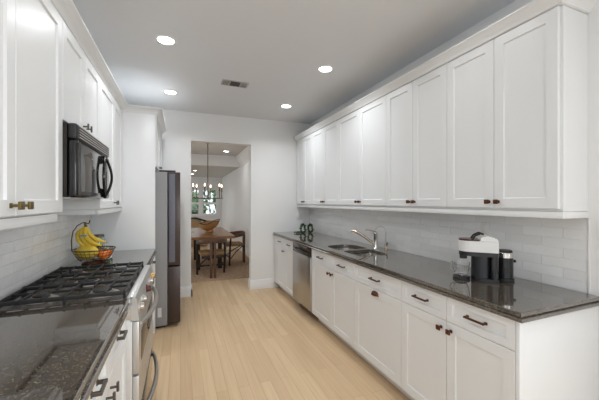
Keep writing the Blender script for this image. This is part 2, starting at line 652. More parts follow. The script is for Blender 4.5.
# living-room window: frame, two double-hung units, panes
wn = bpy.data.objects.new('window_1', None)
COL.objects.link(wn)
wn.location = (0.8, DYB, WZ0)
wn['kind'] = 'structure'
fr = MB()
fr.box(WX0 - .09, DYB - .02, WZ1, WX1 + .09, DYB, WZ1 + .09)
fr.box(WX0 - .09, DYB - .02, WZ0 - .09, WX0, DYB, WZ1)
fr.box(WX1, DYB - .02, WZ0 - .09, WX1 + .09, DYB, WZ1)
fr.box(WX0 - .11, DYB - .06, WZ0 - .05, WX1 + .11, DYB, WZ0)
fr.box(.76, DYB - .01, WZ0, .87, DYB + .1, WZ1)
fr.build('frame', M['trim'], wn)
for xa, xb in ((WX0, .76), (.87, WX1)):
    for za, zb in ((WZ0, 1.35), (1.35, WZ1)):
        s = MB()
        s.box(xa, DYB + .03, za, xa + .045, DYB + .06, zb)
        s.box(xb - .045, DYB + .03, za, xb, DYB + .06, zb)
        s.box(xa + .045, DYB + .03, za, xb - .045, DYB + .06, za + .045)
        s.box(xa + .045, DYB + .03, zb - .045, xb - .045, DYB + .06, zb)
        xm, zm = (xa + xb) / 2, (za + zb) / 2
        s.box(xm - .011, DYB + .032, za + .045, xm + .011, DYB + .058, zb - .045)
        s.box(xa + .045, DYB + .034, zm - .011, xb - .045, DYB + .056, zm + .011)
        so = s.build('sash', M['trim'], wn)
        MB().box(xa + .045, DYB + .044, za + .045, xb - .045, DYB + .047, zb - .045).build('pane', M['pane'], so)

struct('ground_outside', MB().box(-14, DYB + .3, -.4, 16, 40, -.3), M['grass'])


def tree(x, y, h, r, label):
    t = thing('tree', label, 'tree', (x, y, -.3), 'trees outside the living room window')
    MB().tube([(x, y, -.3), (x + .05, y, h * .4), (x - .03, y + .05, h * .75)], [.14, .1, .05], 8).build('trunk', M['bark'], t)
    f = MB()
    for i in range(650):
        a, b = random.uniform(0, 2 * PI), math.acos(random.uniform(-1, 1))
        rr = r * random.uniform(.45, 1) * (1 + .2 * math.sin(3 * a))
        p = Vector((x + rr * math.sin(b) * math.cos(a), y + rr * math.sin(b) * math.sin(a), h * .55 + rr * 1.2 * math.cos(b)))
        u = Vector((random.gauss(0, 1), random.gauss(0, 1), random.gauss(0, 1))).normalized()
        v = u.orthogonal().normalized()
        s = random.uniform(.12, .24)
        f.face([p + u * s, p + v * s * .6, p - u * s, p - v * s * .6])
    f.build('foliage', M['foliage'], t)


tree(2.6, 18.0, 3.4, 1.3, 'green leafy tree seen through the right window panes')
tree(0.6, 21.0, 2.0, 1.0, 'low green tree seen through the left window panes')

# ------------------------------------------------------------------ hardware helpers
def bar_pull(parent, mat, xf, sx, yc, z, L=.105, proj=.03, hgt=.011):
    m = MB()
    for s in (-1, 1):
        m.box(xf, yc + s * L / 2 - .008, z - hgt / 2 - .002, xf + sx * .004, yc + s * L / 2 + .008, z + hgt / 2 + .002, .0015)
        m.box(xf + sx * .003, yc + s * L / 2 - .005, z - hgt / 2, xf + sx * proj, yc + s * L / 2 + .005, z + hgt / 2, .002)
    m.box(xf + sx * (proj - .011), yc - L / 2 - .006, z - hgt / 2, xf + sx * proj, yc + L / 2 + .006, z + hgt / 2, .003)
    return m.build('handle', mat, parent)


def square_knob(parent, mat, xf, sx, yc, z, s=.028, proj=.03):
    m = MB()
    m.cyl((min(xf, xf + sx * proj), yc, z), .0055, proj, 10, 'x')
    m.box(xf + sx * (proj - .009), yc - s / 2, z - s / 2, xf + sx * (proj + .002), yc + s / 2, z + s / 2, .003)
    m.box(xf, yc - .009, z - .009, xf + sx * .003, yc + .009, z + .009, .001)
    return m.build('knob', mat, parent)


def bar_knob(parent, mat, xf, sx, yc, z):
    m = MB()
    m.cyl((min(xf, xf + sx * .028), yc, z), .005, .028, 10, 'x')
    m.box(xf + sx * .022, yc - .006, z - .02, xf + sx * .032, yc + .006, z + .02, .003)
    return m.build('knob', mat, parent)


def cup_pull(parent, mat, xf, sx, yc, z):
    m = MB()
    rows = []
    for i in range(7):
        b = PI / 2 * i / 6
        rows.append([m.bm.verts.new((xf + sx * (.001 + .026 * math.sin(a) * math.cos(b)), yc + .043 * math.cos(a) * math.cos(b) ** .6, z + .032 * math.sin(b))) for a in [PI * k / 12 for k in range(13)]])
    for A, B in zip(rows, rows[1:]):
        for k in range(12):
            m.bm.faces.new((A[k], A[k + 1], B[k + 1], B[k]))
    m.box(xf, yc - .046, z - .003, xf + sx * .004, yc + .046, z + .004, .001)
    bmesh.ops.remove_doubles(m.bm, verts=m.bm.verts, dist=.0003)
    return m.build('handle', mat, parent)


G = .0015


def front(parent, kind, xf, sx, y0, y1, z0, z1, fw=.058):
    return MB().shaker(xf, sx, y0 + G, y1 - G, z0 + G, z1 - G, fw).build(kind, M['cab'], parent)


# ------------------------------------------------------------------ right wall: upper cabinets
RX, TH = 1.845, .02
UZ0, UZ1 = 1.38, 2.452
spec = [(.95, 1.312, 1.674, 'white two-door upper cabinet nearest the camera above the coffee machine'),
        (1.674, 2.03, 2.383, 'white two-door upper cabinet, second from the camera on the right wall'),
        (2.383, 2.857, 3.331, 'widest white two-door upper cabinet, above the sink faucet'),
        (3.331, 3.745, 4.13, 'white two-door upper cabinet above the dishwasher, second from the back wall'),
        (4.13, 4.455, 4.775, 'white two-door upper cabinet against the back wall, right of the doorway')]
for y0, ym, y1, lab in spec:
    t = thing('upper_cabinet', lab, 'cabinet', (1.97, (y0 + y1) / 2, UZ0), 'upper cabinets on the right wall')
    MB().box(RX + TH + .001, y0 + .0005, UZ0 - .012, XR - .001, y1 - .0005, UZ1 - .001).build('cabinet_body', M['cab'], t)
    for a, b, side in ((y0, ym, 1), (ym, y1, -1)):
        a2 = a + .012 if a == .95 else a
        d = front(t, 'door', RX, -1, a2, b, UZ0, UZ1)
        square_knob(d, M['bronze'], RX, -1, (b - .03) if side == 1 else (a + .03), UZ0 + .04)

# crown along the right uppers, with a return at the near end
CRP = [(.0, .001), (.004, .001), (.012, .004), (.014, .014), (.03, .03), (.046, .052), (.05, .056), (.055, .058), (.055, .066), (.0, .066)]
m = MB().prism([(RX - d, 2.452 + z) for d, z in CRP] + [(RX + .04, 2.518), (RX + .04, 2.452 + .002), (RX + .001, 2.452 + .002)], 1, .95, 4.785)
m.prism([(.95 - d, 2.452 + z) for d, z in CRP] + [(.96, 2.518), (.96, 2.454)], 0, RX, XR - .001)
cc = MB()
# mitred corner block
pr = [(d, 2.452 + z) for d, z in CRP]
A = [m.bm.verts.new((RX - d, .95, z)) for d, z in pr]
B = [m.bm.verts.new((RX - d, .95 - d, z)) for d, z in pr]
C_ = [m.bm.verts.new((RX, .95 - d, z)) for d, z in pr]
for i in range(len(pr) - 1):
    m.bm.faces.new((A[i], A[i + 1], B[i + 1], B[i]))
    m.bm.faces.new((B[i], B[i + 1], C_[i + 1], C_[i]))
cc.bm.free()
tag(m.build('crown_moulding', M['cab'], origin=(1.9, 2.9, 2.452)), 'white crown moulding along the top of the right upper cabinets', 'moulding')
m = MB().box(RX + .008, .945, 1.33, RX + .03, 4.785, 1.366, .004)
m.box(RX + .03, .945, 1.33, XR - .003, .965, 1.366, .004)
tag(m.build('light_rail', M['cab'], origin=(1.9, 2.9, 1.33)), 'white light rail strip under the right upper cabinets', 'moulding')

# ------------------------------------------------------------------ right wall: base cabinets
BX = 1.445
DRZ0, DRZ1, DOZ0 = .722, .872, .105
TOPZ = .871


def base_unit(y0, y1, label, group='base cabinets on the right wall'):
    t = thing('base_cabinet', label, 'cabinet', (1.75, (y0 + y1) / 2, 0), group)
    m = MB().box(BX + TH + .001, y0 + .0005, .095, XR - .001, y1 - .0005, TOPZ)
    m.build('cabinet_body', M['cab'], t)
    MB().box(1.535, y0 + .0005, 0, 1.555, y1 - .0005, .095).build('toe_kick', M['toe'], t)
    return t


t = base_unit(.905, 1.70, 'white base cabinet with two drawers nearest the camera, under the coffee machine')
MB().box(BX, .905, 0.0, XR - .001, .9245, TOPZ, .003).build('end_panel', M['cab'], t)
for a, b, side in ((.925, 1.314, 1), (1.314, 1.70, -1)):
    d = front(t, 'drawer', BX, -1, a, b, DRZ0, DRZ1, .04)
    bar_pull(d, M['bronze'], BX, -1, (a + b) / 2, .80)
    d = front(t, 'door', BX, -1, a, b, DOZ0, DRZ0)
    square_knob(d, M['bronze'], BX, -1, b - .035 if side == 1 else a + .035, .675)
t = base_unit(1.70, 2.31, 'white base cabinet with one wide door and a cup pull, between sink and two-drawer cabinet')
d = front(t, 'drawer', BX, -1, 1.70, 2.31, DRZ0, DRZ1, .04)
bar_pull(d, M['bronze'], BX, -1, 2.0, .80)
d = front(t, 'door', BX, -1, 1.70, 2.31, DOZ0, DRZ0)
cup_pull(d, M['bronze'], BX, -1, 2.0, .676)
t = thing('base_cabinet', 'white sink base cabinet with two short drawer fronts, beside the dishwasher', 'cabinet', (1.75, 2.78, 0), 'base cabinets on the right wall')
m = MB().box(BX + TH + .001, 2.3105, .095, XR - .001, 2.3305, TOPZ)
m.box(BX + TH + .001, 3.2305, .095, XR - .001, 3.2495, TOPZ)
m.box(BX + TH + .001, 2.3305, .095, XR - .001, 3.2305, .115)
m.box(BX + TH + .001, 2.3305, .115, BX + TH + .012, 3.2305, TOPZ)
m.build('cabinet_body', M['cab'], t)
MB().box(1.535, 2.3105, 0, 1.555, 3.2495, .095).build('toe_kick', M['toe'], t)
for a, b, side in ((2.31, 2.757, 1), (2.757, 3.25, -1)):
    d = front(t, 'drawer', BX, -1, a, b, DRZ0, DRZ1, .04)
    bar_pull(d, M['bronze'], BX, -1, (a + b) / 2, .80)
    d = front(t, 'door', BX, -1, a, b, DOZ0, DRZ0)
    square_knob(d, M['bronze'], BX, -1, b - .035 if side == 1 else a + .035, .675)
t = base_unit(3.86, 4.70, 'white base cabinet between the dishwasher and the back wall')
MB().box(BX + .001, 4.701, 0.095, BX + .02, YB - .001, TOPZ).build('filler_strip', M['cab'], t)
MB().box(1.535, 4.701, 0, 1.555, YB - .02, .094).build('filler_strip', M['toe'], t)
for a, b, side in ((3.86, 4.225, 1), (4.225, 4.70, -1)):
    d = front(t, 'drawer', BX, -1, a, b, DRZ0, DRZ1, .04)
    bar_pull(d, M['bronze'], BX, -1, (a + b) / 2, .80, L=.085)
    d = front(t, 'door', BX, -1, a, b, DOZ0, DRZ0)
    if side == -1:
        bar_pull(d, M['bronze'], BX, -1, a + .06, .675, L=.06)

# dishwasher
t = thing('dishwasher', 'stainless steel dishwasher with dark control strip under the right counter', 'dishwasher', (1.75, 3.555, 0))
MB().box(BX + .035, 3.2525, .1, XR - .03, 3.8575, .868).build('tub', M['black_m'], t)
dr = MB().box(BX - .015, 3.2535, .115, BX + .034, 3.8565, .752, .006).build('door', M['steel'], t)
MB().box(BX - .012, 3.2535, .755, BX + .034, 3.8565, .868, .005).build('control_panel', M['dwdark'], t)
m = MB()
hp = [(BX - .012, 3.30, .80)] + [(BX - .014 - .04 * math.sin(PI * k / 8), 3.32 + .47 * k / 8, .80) for k in range(1, 8)] + [(BX - .012, 3.81, .80)]
m.tube(hp, .011, 10)
hd = m.build('handle', M['dwdark'], t)
MB().box(BX - .016, 3.36, .845, BX - .0125, 3.48, .862).build('display', M['chrome'], t)
MB().box(1.56, 3.2535, 0.0, 1.575, 3.8565, .098).build('toe_kick', M['bronze'], t)


# ------------------------------------------------------------------ countertops
def slab(outer, holes, name, label, z_low=.872, z_mid=.891, z_top=.915, inset=.013, fix=None):
    """Granite top: a lower rounded course and an inset bevelled upper course, holes cut through both."""
    def curve(polys, z, half, bev):
        cu = bpy.data.curves.new('c', 'CURVE')
        cu.dimensions = '2D'
        cu.fill_mode = 'BOTH'
        cu.extrude = half - bev
        cu.bevel_depth = bev
        cu.bevel_resolution = 2
        cu.offset = -bev
        for p in polys:
            s = cu.splines.new('POLY')
            s.points.add(len(p) - 1)
            for q, xy in zip(s.points, p):
                q.co = (xy[0], xy[1], 0, 1)
            s.use_cyclic_u = True
        ob = bpy.data.objects.new('c', cu)
        COL.objects.link(ob)
        dg = bpy.context.evaluated_depsgraph_get()
        me = bpy.data.meshes.new_from_object(ob.evaluated_get(dg))
        for v in me.vertices:
            v.co.z += z
        bpy.data.objects.remove(ob)
        return me
    m = MB()
    lo = curve([outer] + holes, (z_low + z_mid) / 2, (z_mid - z_low) / 2, .008)
    up_o = [fix(p, inset) for p in outer]
    up = curve([up_o] + holes, (z_mid + z_top) / 2, (z_top - z_mid) / 2, .006)
    m.bm.from_mesh(lo)
    m.bm.from_mesh(up)
    bpy.data.meshes.remove(lo)
    bpy.data.meshes.remove(up)
    cx = sum(p[0] for p in outer) / len(outer)
    cy = sum(p[1] for p in outer) / len(outer)
    return tag(m.build(name, M['granite'], origin=(cx, cy, z_low), smooth=25), label, 'countertop')


def rpoly(pts, r, n=6):
    """Round the corners of a polygon."""
    out = []
    k = len(pts)
    for i in range(k):
        p0, p1, p2 = Vector(pts[i - 1]), Vector(pts[i]), Vector(pts[(i + 1) % k])
        rr = r[i] if isinstance(r, (list, tuple)) else r
        a = p1 + (p0 - p1).normalized() * rr
        b = p1 + (p2 - p1).normalized() * rr
        for j in range(n + 1):
            s = j / n
            q = a * (1 - s) ** 2 + p1 * 2 * s * (1 - s) + b * s * s
            out.append((q.x, q.y))
    return out


big = rpoly([(1.525, 2.735), (1.905, 2.745), (1.885, 3.11), (1.545, 3.10)], [.06, .06, .16, .12])
small = rpoly([(1.545, 2.345), (1.865, 2.335), (1.905, 2.705), (1.545, 2.70)], [.06, .12, .05, .06])
CXR = 1.42
slab([(CXR, .878), (XR - .003, .878), (XR - .003, YB - .003), (CXR, YB - .003)], [big, small], 'countertop',
     'long dark granite countertop with the sink along the right wall',
     fix=lambda p, i: (p[0] + i if p[0] < 1.6 else p[0], p[1] + i if p[1] < 1 else p[1]))
CXL = -.235
slab([(XL + .003, -1.2), (CXL, -1.2), (CXL, 1.786), (XL + .003, 1.786)], [], 'countertop',
     'dark granite countertop left foreground, in front of the gas range',
     fix=lambda p, i: (p[0] - i if p[0] > -.5 else p[0], p[1]))
slab([(XL + .003, 2.656), (CXL, 2.656), (CXL, 3.577), (XL + .003, 3.577)], [], 'countertop',
     'short dark granite countertop under the fruit basket, behind the gas range',
     fix=lambda p, i: (p[0] - i if p[0] > -.5 else p[0], p[1]))

# sink bowls (undermount)
t = thing('kitchen_sink', 'stainless steel double-bowl undermount sink in the right granite countertop', 'sink', (1.72, 2.72, .871))
for poly, dep, dx, dy, cn in ((big, .19, 1.70, 2.92, 'large'), (small, .15, 1.71, 2.52, 'small')):
    m = MB()
    cx = sum(p[0] for p in poly) / len(poly)
    cy = sum(p[1] for p in poly) / len(poly)
    rings = []
    for s, z in ((1.045, .8705), (1.0, .8705), (.985, .85), (.96, .871 - dep + .03), (.90, .871 - dep + .006), (.80, .871 - dep), (.12, .871 - dep - .004)):
        rings.append([m.bm.verts.new((cx + (x - cx) * s, cy + (y - cy) * s, z)) for x, y in poly])
    for A, B in zip(rings, rings[1:]):
        for k in range(len(poly)):
            m.bm.faces.new((A[k], A[(k + 1) % len(poly)], B[(k + 1) % len(poly)], B[k]))
    m.bm.faces.new(rings[-1])
    bo = m.build('bowl', M['sink'], t)
    MB().lathe([(0, 0), (.03, 0), (.038, .004), (.042, .002), (.042, -.004), (0, -.004)], (cx, cy, .871 - dep - .001), 20).build('drain', M['chrome'], bo)

# faucet
t = thing('kitchen_faucet', 'chrome single-lever kitchen faucet with long angled spout behind the sink', 'faucet', (1.955, 2.70, .916))
MB().lathe([(0, 0), (.03, 0), (.03, .006), (.024, .012), (.022, .02), (.022, .15), (.024, .155), (.023, .17), (.012, .178), (0, .178)], (1.955, 2.70, .916), 20).build('body', M['chrome'], t)
sp = [(1.948, 2.712, .965), (1.92, 2.755, .995), (1.88, 2.81, 1.04), (1.84, 2.865, 1.075), (1.815, 2.90, 1.09), (1.80, 2.918, 1.086), (1.795, 2.924, 1.076)]
s = MB().tube(sp, [.014, .014, .015, .016, .0175, .0175, .016], 12).build('spout', M['nickel'], t)
MB().tube([(1.955, 2.70, 1.09), (1.94, 2.73, 1.104), (1.915, 2.78, 1.112), (1.90, 2.81, 1.108)], [.010, .007, .006, .007], 10).build('lever', M['nickel'], t)
t = thing('filter_tap', 'slim chrome gooseneck filter tap beside the kitchen faucet', 'tap', (2.0, 2.585, .916))
MB().lathe([(0, 0), (.022, 0), (.022, .006), (.013, .012), (.013, .05), (.01, .06), (0, .06)], (2.0, 2.585, .916), 16).build('body', M['nickel'], t)
gp = [(2.0, 2.585, .97), (2.0, 2.585, 1.1)] + arc(10, 0, PI * .95, lambda a: (1.965 + .035 * math.cos(a), 2.63 - .045 * math.cos(a), 1.1 + .06 * math.sin(a)))
MB().tube(gp, .0026, 8).build('spout', M['chrome'], t)
MB().tube([(2.0, 2.57, .96), (1.985, 2.545, .985), (1.98, 2.538, .995)], [.006, .005, .007], 8).build('lever', M['black_m'], t)

# ------------------------------------------------------------------ backsplashes, outlets
tag(MB().box(XR - .0025, .95, .9155, XR - .0005, YB - .001, 1.367).build('tile_backsplash', M['tile'], origin=(XR, 2.9, .915)), 'white glazed brick-pattern tile backsplash on the right wall', 'backsplash')
m = MB().box(XL + .0005, .2, .9155, XL + .0025, 3.579, 1.40)
tag(m.build('tile_backsplash', M['tile'], origin=(XL, 2.0, .915)), 'white glazed brick-pattern tile backsplash on the left wall behind the range', 'backsplash')
struct('trim_3', MB().box(XR - .008, .938, .916, XR - .0005, .949, 1.329, .002), M['trim'])
t = thing('wall_outlet', 'white outlet plate on the right tile backsplash behind the coffee machine', 'outlet', (XR - .003, 1.545, 1.21))
MB().box(XR - .009, 1.51, 1.152, XR - .003, 1.58, 1.268, .003).build('cover_plate', M['white_plastic'], t)
for z in (1.185, 1.235):
    MB().box(XR - .011, 1.53, z - .016, XR - .0092, 1.56, z + .016, .001).build('socket', M['white_plastic'], t)
t = thing('wall_switch', 'white switch plate on the back wall above the counter end', 'switch', (1.88, YB - .001, 1.165))
MB().box(1.85, YB - .007, 1.105, 1.92, YB - .001, 1.222, .003).build('cover_plate', M['white_plastic'], t)
MB().box(1.875, YB - .010, 1.14, 1.895, YB - .0072, 1.187, .001).build('rocker', M['white_plastic'], t)

# ------------------------------------------------------------------ left wall: upper cabinets
LX = -.56
LZ0, LZ1 = 1.366, 2.355


def left_upper(y0, ym, y1, z0, label, knobs, kmat, frontback=None):
    t = thing('upper_cabinet', label, 'cabinet', (-.7, (y0 + y1) / 2, z0), 'upper cabinets on the left wall')
    MB().box(XL + .003, y0 + .0005, z0 - .004, LX - TH - .001, y1 - .0005, LZ1 - .001).build('cabinet_body', M['cab'], t)
    for a, b, side in ((y0, ym, 1), (ym, y1, -1)):
        d = front(t, 'door', LX, 1, a, b, z0, LZ1)
        y = b - .036 if side == 1 else a + .036
        if knobs == 'square':
            square_knob(d, kmat, LX, 1, y, z0 + .04, .03, .034)
        else:
            bar_knob(d, kmat, LX, 1, y, z0 + .045)
    return t


left_upper(.94, 1.405, 1.878, LZ0, 'white two-door upper cabinet nearest the camera on the left wall', 'square', M['brass'])
left_upper(1.880, 2.262, 2.645, 1.842, 'short white two-door upper cabinet above the microwave', 'bar', M['pewter'])
left_upper(2.647, 3.18, 3.578, LZ0, 'white two-door upper cabinet above the fruit basket, left of the refrigerator panel', 'bar', M['pewter'])
left_upper(.0, .47, .938, LZ0, 'white upper cabinet at the left picture edge beside the camera', 'square', M['brass'])

# tall panel and cabinet over the refrigerator
t = thing('refrigerator_cabinet', 'deep white cabinet above the refrigerator with a tall side panel', 'cabinet', (-.55, 4.1, 0))
MB().box(XL + .003, 3.581, 0, -.252, 3.603, 2.355, .002).build('side_panel', M['cab'], t)
MB().box(XL + .003, 3.605, 1.80, -.262, 4.62, LZ1).build('cabinet_body', M['cab'], t)
for a, b in ((3.605, 4.11), (4.11, 4.62)):
    d = front(t, 'door', -.24, 1, a, b, 1.80, LZ1)
    square_knob(d, M['pewter'], -.24, 1, b - .04 if a < 4 else a + .04, 1.84, .02, .025)
# crown on the left: along the doors, across the panel and down the fridge cabinet
LC = [(.0, .0005), (.004, .0005), (.012, .018), (.014, .024), (.03, .036), (.05, .05), (.056, .052), (.06, .055), (.06, .065), (.0, .065)]
m = MB()
pts = [(-.56, 0.0), (-.56, 3.581), (-.252, 3.581), (-.24, 3.6), (-.24, 4.62)]


def off_path(d):
    return [(-.56 + d, 0.0), (-.56 + d, 3.581 - d), (-.24 + d, 3.581 - d), (-.24 + d, 4.62)]


rows = []
for d, z in LC:
    rows.append([m.bm.verts.new((x, y, 2.357 + z)) for x, y in off_path(d)])
for A, B in zip(rows, rows[1:]):
    for k in range(3):
        m.bm.faces.new((A[k], A[k + 1], B[k + 1], B[k]))
m.bm.faces.new([r[0] for r in rows])
m.bm.faces.new([r[-1] for r in rows][::-1])
for k in range(3):
    m.bm.faces.new((rows[0][k], rows[-1][k], rows[-1][k + 1], rows[0][k + 1]))
bmesh.ops.recalc_face_normals(m.bm, faces=m.bm.faces[:])
tag(m.build('crown_moulding', M['cab'], origin=(-.5, 2.0, 2.357)), 'white crown moulding along the left upper cabinets and refrigerator panel', 'moulding')
for y0, y1, lab in ((0.0, 1.835, 'white light rail under the near left upper cabinet'), (2.647, 3.579, 'white light rail under the upper cabinet above the fruit basket')):
    m = MB().box(LX - .03, y0, 1.322, LX - .008, y1, 1.361, .004)
    m.box(XL + .003, y0 if y0 > 2 else y1 - .02, 1.322, LX - .03, (y0 + .02) if y0 > 2 else y1, 1.361, .004)
    tag(m.build('light_rail', M['cab'], origin=(-.6, (y0 + y1) / 2, 1.322)), lab, 'moulding')

# ------------------------------------------------------------------ left wall: base cabinets
LBX = -.262


def left_base(y0, y1, label):
    t = thing('base_cabinet', label, 'cabinet', (-.55, (y0 + y1) / 2, 0), 'base cabinets on the left wall')
    MB().box(XL + .003, y0 + .0005, .095, LBX - TH - .001, y1 - .0005, TOPZ).build('cabinet_body', M['cab'], t)
    MB().box(-.36, y0 + .0005, 0, -.34, y1 - .0005, .095).build('toe_kick', M['toe'], t)
    return t


for y0, ym, y1, lab in ((.95, 1.365, 1.784, 'white base cabinet with dark pulls in the left foreground beside the gas range'),
                        (.11, .53, .948, 'white base cabinet at the bottom left picture corner')):
    t = left_base(y0, y1, lab)
    for a, b, side in ((y0, ym, 1), (ym, y1, -1)):
        d = front(t, 'drawer', LBX, 1, a, b, DRZ0, DRZ1, .04)
        bar_pull(d, M['pewter'], LBX, 1, (a + b) / 2, .81, L=.07, proj=.032, hgt=.014)
        d = front(t, 'door', LBX, 1, a, b, DOZ0, DRZ0)
        bar_knob(d, M['pewter'], LBX, 1, b - .036 if side == 1 else a + .036, .672)
t = left_base(2.658, 3.578, 'white base cabinet between the gas range and the refrigerator panel')
for a, b in ((2.658, 3.12), (3.12, 3.578)):
    d = front(t, 'drawer', LBX, 1, a, b, DRZ0, DRZ1, .04)
    bar_pull(d, M['pewter'], LBX, 1, (a + b) / 2, .81, L=.07)
    d = front(t, 'door', LBX, 1, a, b, DOZ0, DRZ0)
    bar_knob(d, M['pewter'], LBX, 1, b - .036 if a < 3 else a + .036, .672)

# ------------------------------------------------------------------ gas range
RY0, RY1 = 1.790, 2.652
t = thing('gas_range', 'stainless steel gas range with black cast iron grates on the left', 'range', (-.5, 2.22, 0))
MB().box(XL + .03, RY0, .1, -.235, RY1, .80, .002).build('body', M['steel_pale'], t)
MB().box(XL + .05, RY0 + .02, 0, -.32, RY1 - .02, .1).build('plinth', M['black_m'], t)
# top tray: rim plus front bullnose
m = MB()
m.box(XL + .004, RY0, .80, -.245, RY1, .908, .002)
m.box(-.262, RY0, .905, -.232, RY1, .921, .004)
m.build('cooktop', M['steel_h'], t)
m = MB()
m.box(XL + .004, RY0, .9085, XL + .028, RY1, .924, .003)
m.box(XL + .031, RY0, .9085, -.263, RY0 + .010, .914, .002)
m.box(XL + .031, RY1 - .010, .9085, -.263, RY1, .914, .003)
m.build('cooktop_rim', M['iron'], t)
m = MB().box(XL + .031, RY0 + .011, .9085, -.263, RY1 - .011, .9115)
m.build('burner_tray', M['tray'], t)
# sloped control panel
m = MB().prism([(-.244, .921), (-.222, .918), (-.214, .905), (-.203, .79), (-.244, .79)], 1, RY0, RY1)
cp = m.build('control_panel', M['steel_h'], t)
for y, mt in ((1.86, 'chrome'), (2.0, 'chrome'), (2.22, 'red'), (2.44, 'chrome'), (2.58, 'gold')):
    k = MB().lathe([(0, 0), (.027, 0), (.027, .006), (.022, .01), (.019, .026), (.013, .030), (0, .030)], (-.211, y, .845), 18, axis='x')
    k.build('knob', M[mt], cp)
# burners
for x, y, r in ((-.67, 1.94, .045), (-.40, 1.94, .055), (-.535, 2.221, .06), (-.67, 2.50, .05), (-.40, 2.50, .045)):
    b = MB().lathe([(0, 0), (r + .03, 0), (r + .026, .005), (r, .012), (r, .018), (0, .018)], (x, y, .912), 22).build('burner', M['burner'], t)
    MB().lathe([(0, 0), (r - .01, 0), (r - .01, .006), (r - .016, .009), (0, .009)], (x, y, .930), 22).build('burner_cap', M['iron'], b)
# three grates
gx0, gx1 = -.795, -.274
gl = (RY1 - .016 - (RY0 + .016)) / 3
for k in range(3):
    a = RY0 + .016 + gl * k + .003
    b = a + gl - .006
    m = MB()
    bw = .0042
    yc0 = (a + b) / 2
    z0, z1 = .938, .951
    nb = 7
    for q in range(nb):
        x = gx0 + (gx1 - gx0) * q / (nb - 1)
        if q in (0, 3, 6):
            m.box(x - bw, a, z0, x + bw, b, z1, .0025)
        else:
            yc = (a + b) / 2
            cut = .018 if q % 2 else .045
            m.box(x - bw, a, z0, x + bw, yc - cut, z1, .0025)
            m.box(x - bw, yc + cut, z0, x + bw, b, z1, .0025)
        for y in (a + .006, b - .006):
            m.box(x - .0055, y - .007, .930, x + .0055, y + .007, z1 + .004, .0025)
    for y in (a + .006, b - .006):
        low = .930 if (k == 0 and y < yc0) or (k == 2 and y > yc0) else z0 - .004
        m.box(gx0, y - .006, low, gx1, y + .006, z1, .003)
    yc = (a + b) / 2
    for s_ in (gx0, (gx0 + gx1) / 2):
        m.box(s_, yc - bw, z0, s_ + .088, yc + bw, z1, .0025)
        m.box(s_ + .167, yc - bw, z0, s_ + .26, yc + bw, z1, .0025)
    for x in (gx0, (gx0 + gx1) / 2, gx1):
        for y in (a + .006, b - .006):
            m.box(x - .006, y - .006, .9118 if True else .9245, x + .006, y + .006, z0, .002)
    m.build('grate', M['iron'], t)
# oven doors
od = MB().box(-.234, RY0 + .005, .505, -.203, RY1 - .005, .785, .006).build('oven_door', M['steel_h'], t)
MB().box(-.2035, RY0 + .10, .535, -.200, RY1 - .10, .70, .001).build('window', M['ovenglass'], od)


def bow(y0, y1, z, x, out, n=12):
    return [(x + out * math.sin(PI * k / n) ** .7, y0 + (y1 - y0) * k / n, z) for k in range(n + 1)]


MB().tube(bow(RY0 + .06, RY1 - .06, .755, -.205, .052), .014, 12).build('handle', M['steel'], od)
od2 = MB().box(-.234, RY0 + .005, .11, -.203, RY1 - .005, .495, .006).build('oven_door', M['steel_h'], t)
MB().box(-.2035, RY0 + .10, .14, -.200, RY1 - .10, .30, .001).build('window', M['ovenglass'], od2)
MB().tube(bow(RY0 + .06, RY1 - .06, .25, -.205, .055), .013, 12).build('handle', M['steel'], od2)

# ------------------------------------------------------------------ microwave
t = thing('microwave', 'black over-the-range microwave under the short left upper cabinet', 'microwave', (-.66, 2.26, 1.44))
MY0, MY1, MX = 1.885, 2.643, -.498
MB().box(XL + .004, MY0, 1.445, -.545, MY1, 1.832, .003).build('body', M['mwside'], t)
m = MB().box(-.544, MY0 - .002, 1.442, MX, MY1, 1.745, .016, 3)
dr = m.build('door', M['black'], t)
MB().box(MX - .001, MY0 + .05, 1.475, MX + .002, MY1 - .17, 1.725, .001).build('window', M['mwglass'], dr)
MB().box(MX - .001, MY1 - .155, 1.475, MX + .002, MY1 - .02, 1.725, .001).build('control_panel', M['mwglass'], dr)
m = MB()
HY, HZ = MY1 - .165, 1.595
for sg, out in ((-1, .012), (1, .030)):
    hp = [(MX + .004 + out * math.sin(PI * k / 14), HY + sg * (.10 if sg < 0 else .06) * math.sin(PI * k / 14), HZ - .145 + .29 * k / 14) for k in range(15)]
    m.tube(hp, .009, 10)
m.build('handle', M['black'], dr)
m = MB().box(-.544, MY0 - .002, 1.748, MX - .002, MY1, 1.832, .014, 3)
gr = m.build('vent_grille', M['black_m'], t)
m = MB()
for k in range(5):
    z = 1.762 + k * .0145
    m.box(MX - .004, MY0 + .035, z, MX + .003, MY1 - .012, z + .003, .001)
m.build('slats', M['steel_pale'], gr)
MB().box(-.80, MY0 + .04, 1.436, -.54, MY1 - .04, 1.4445, .002).build('bottom_plate', M['steel_pale'], t)

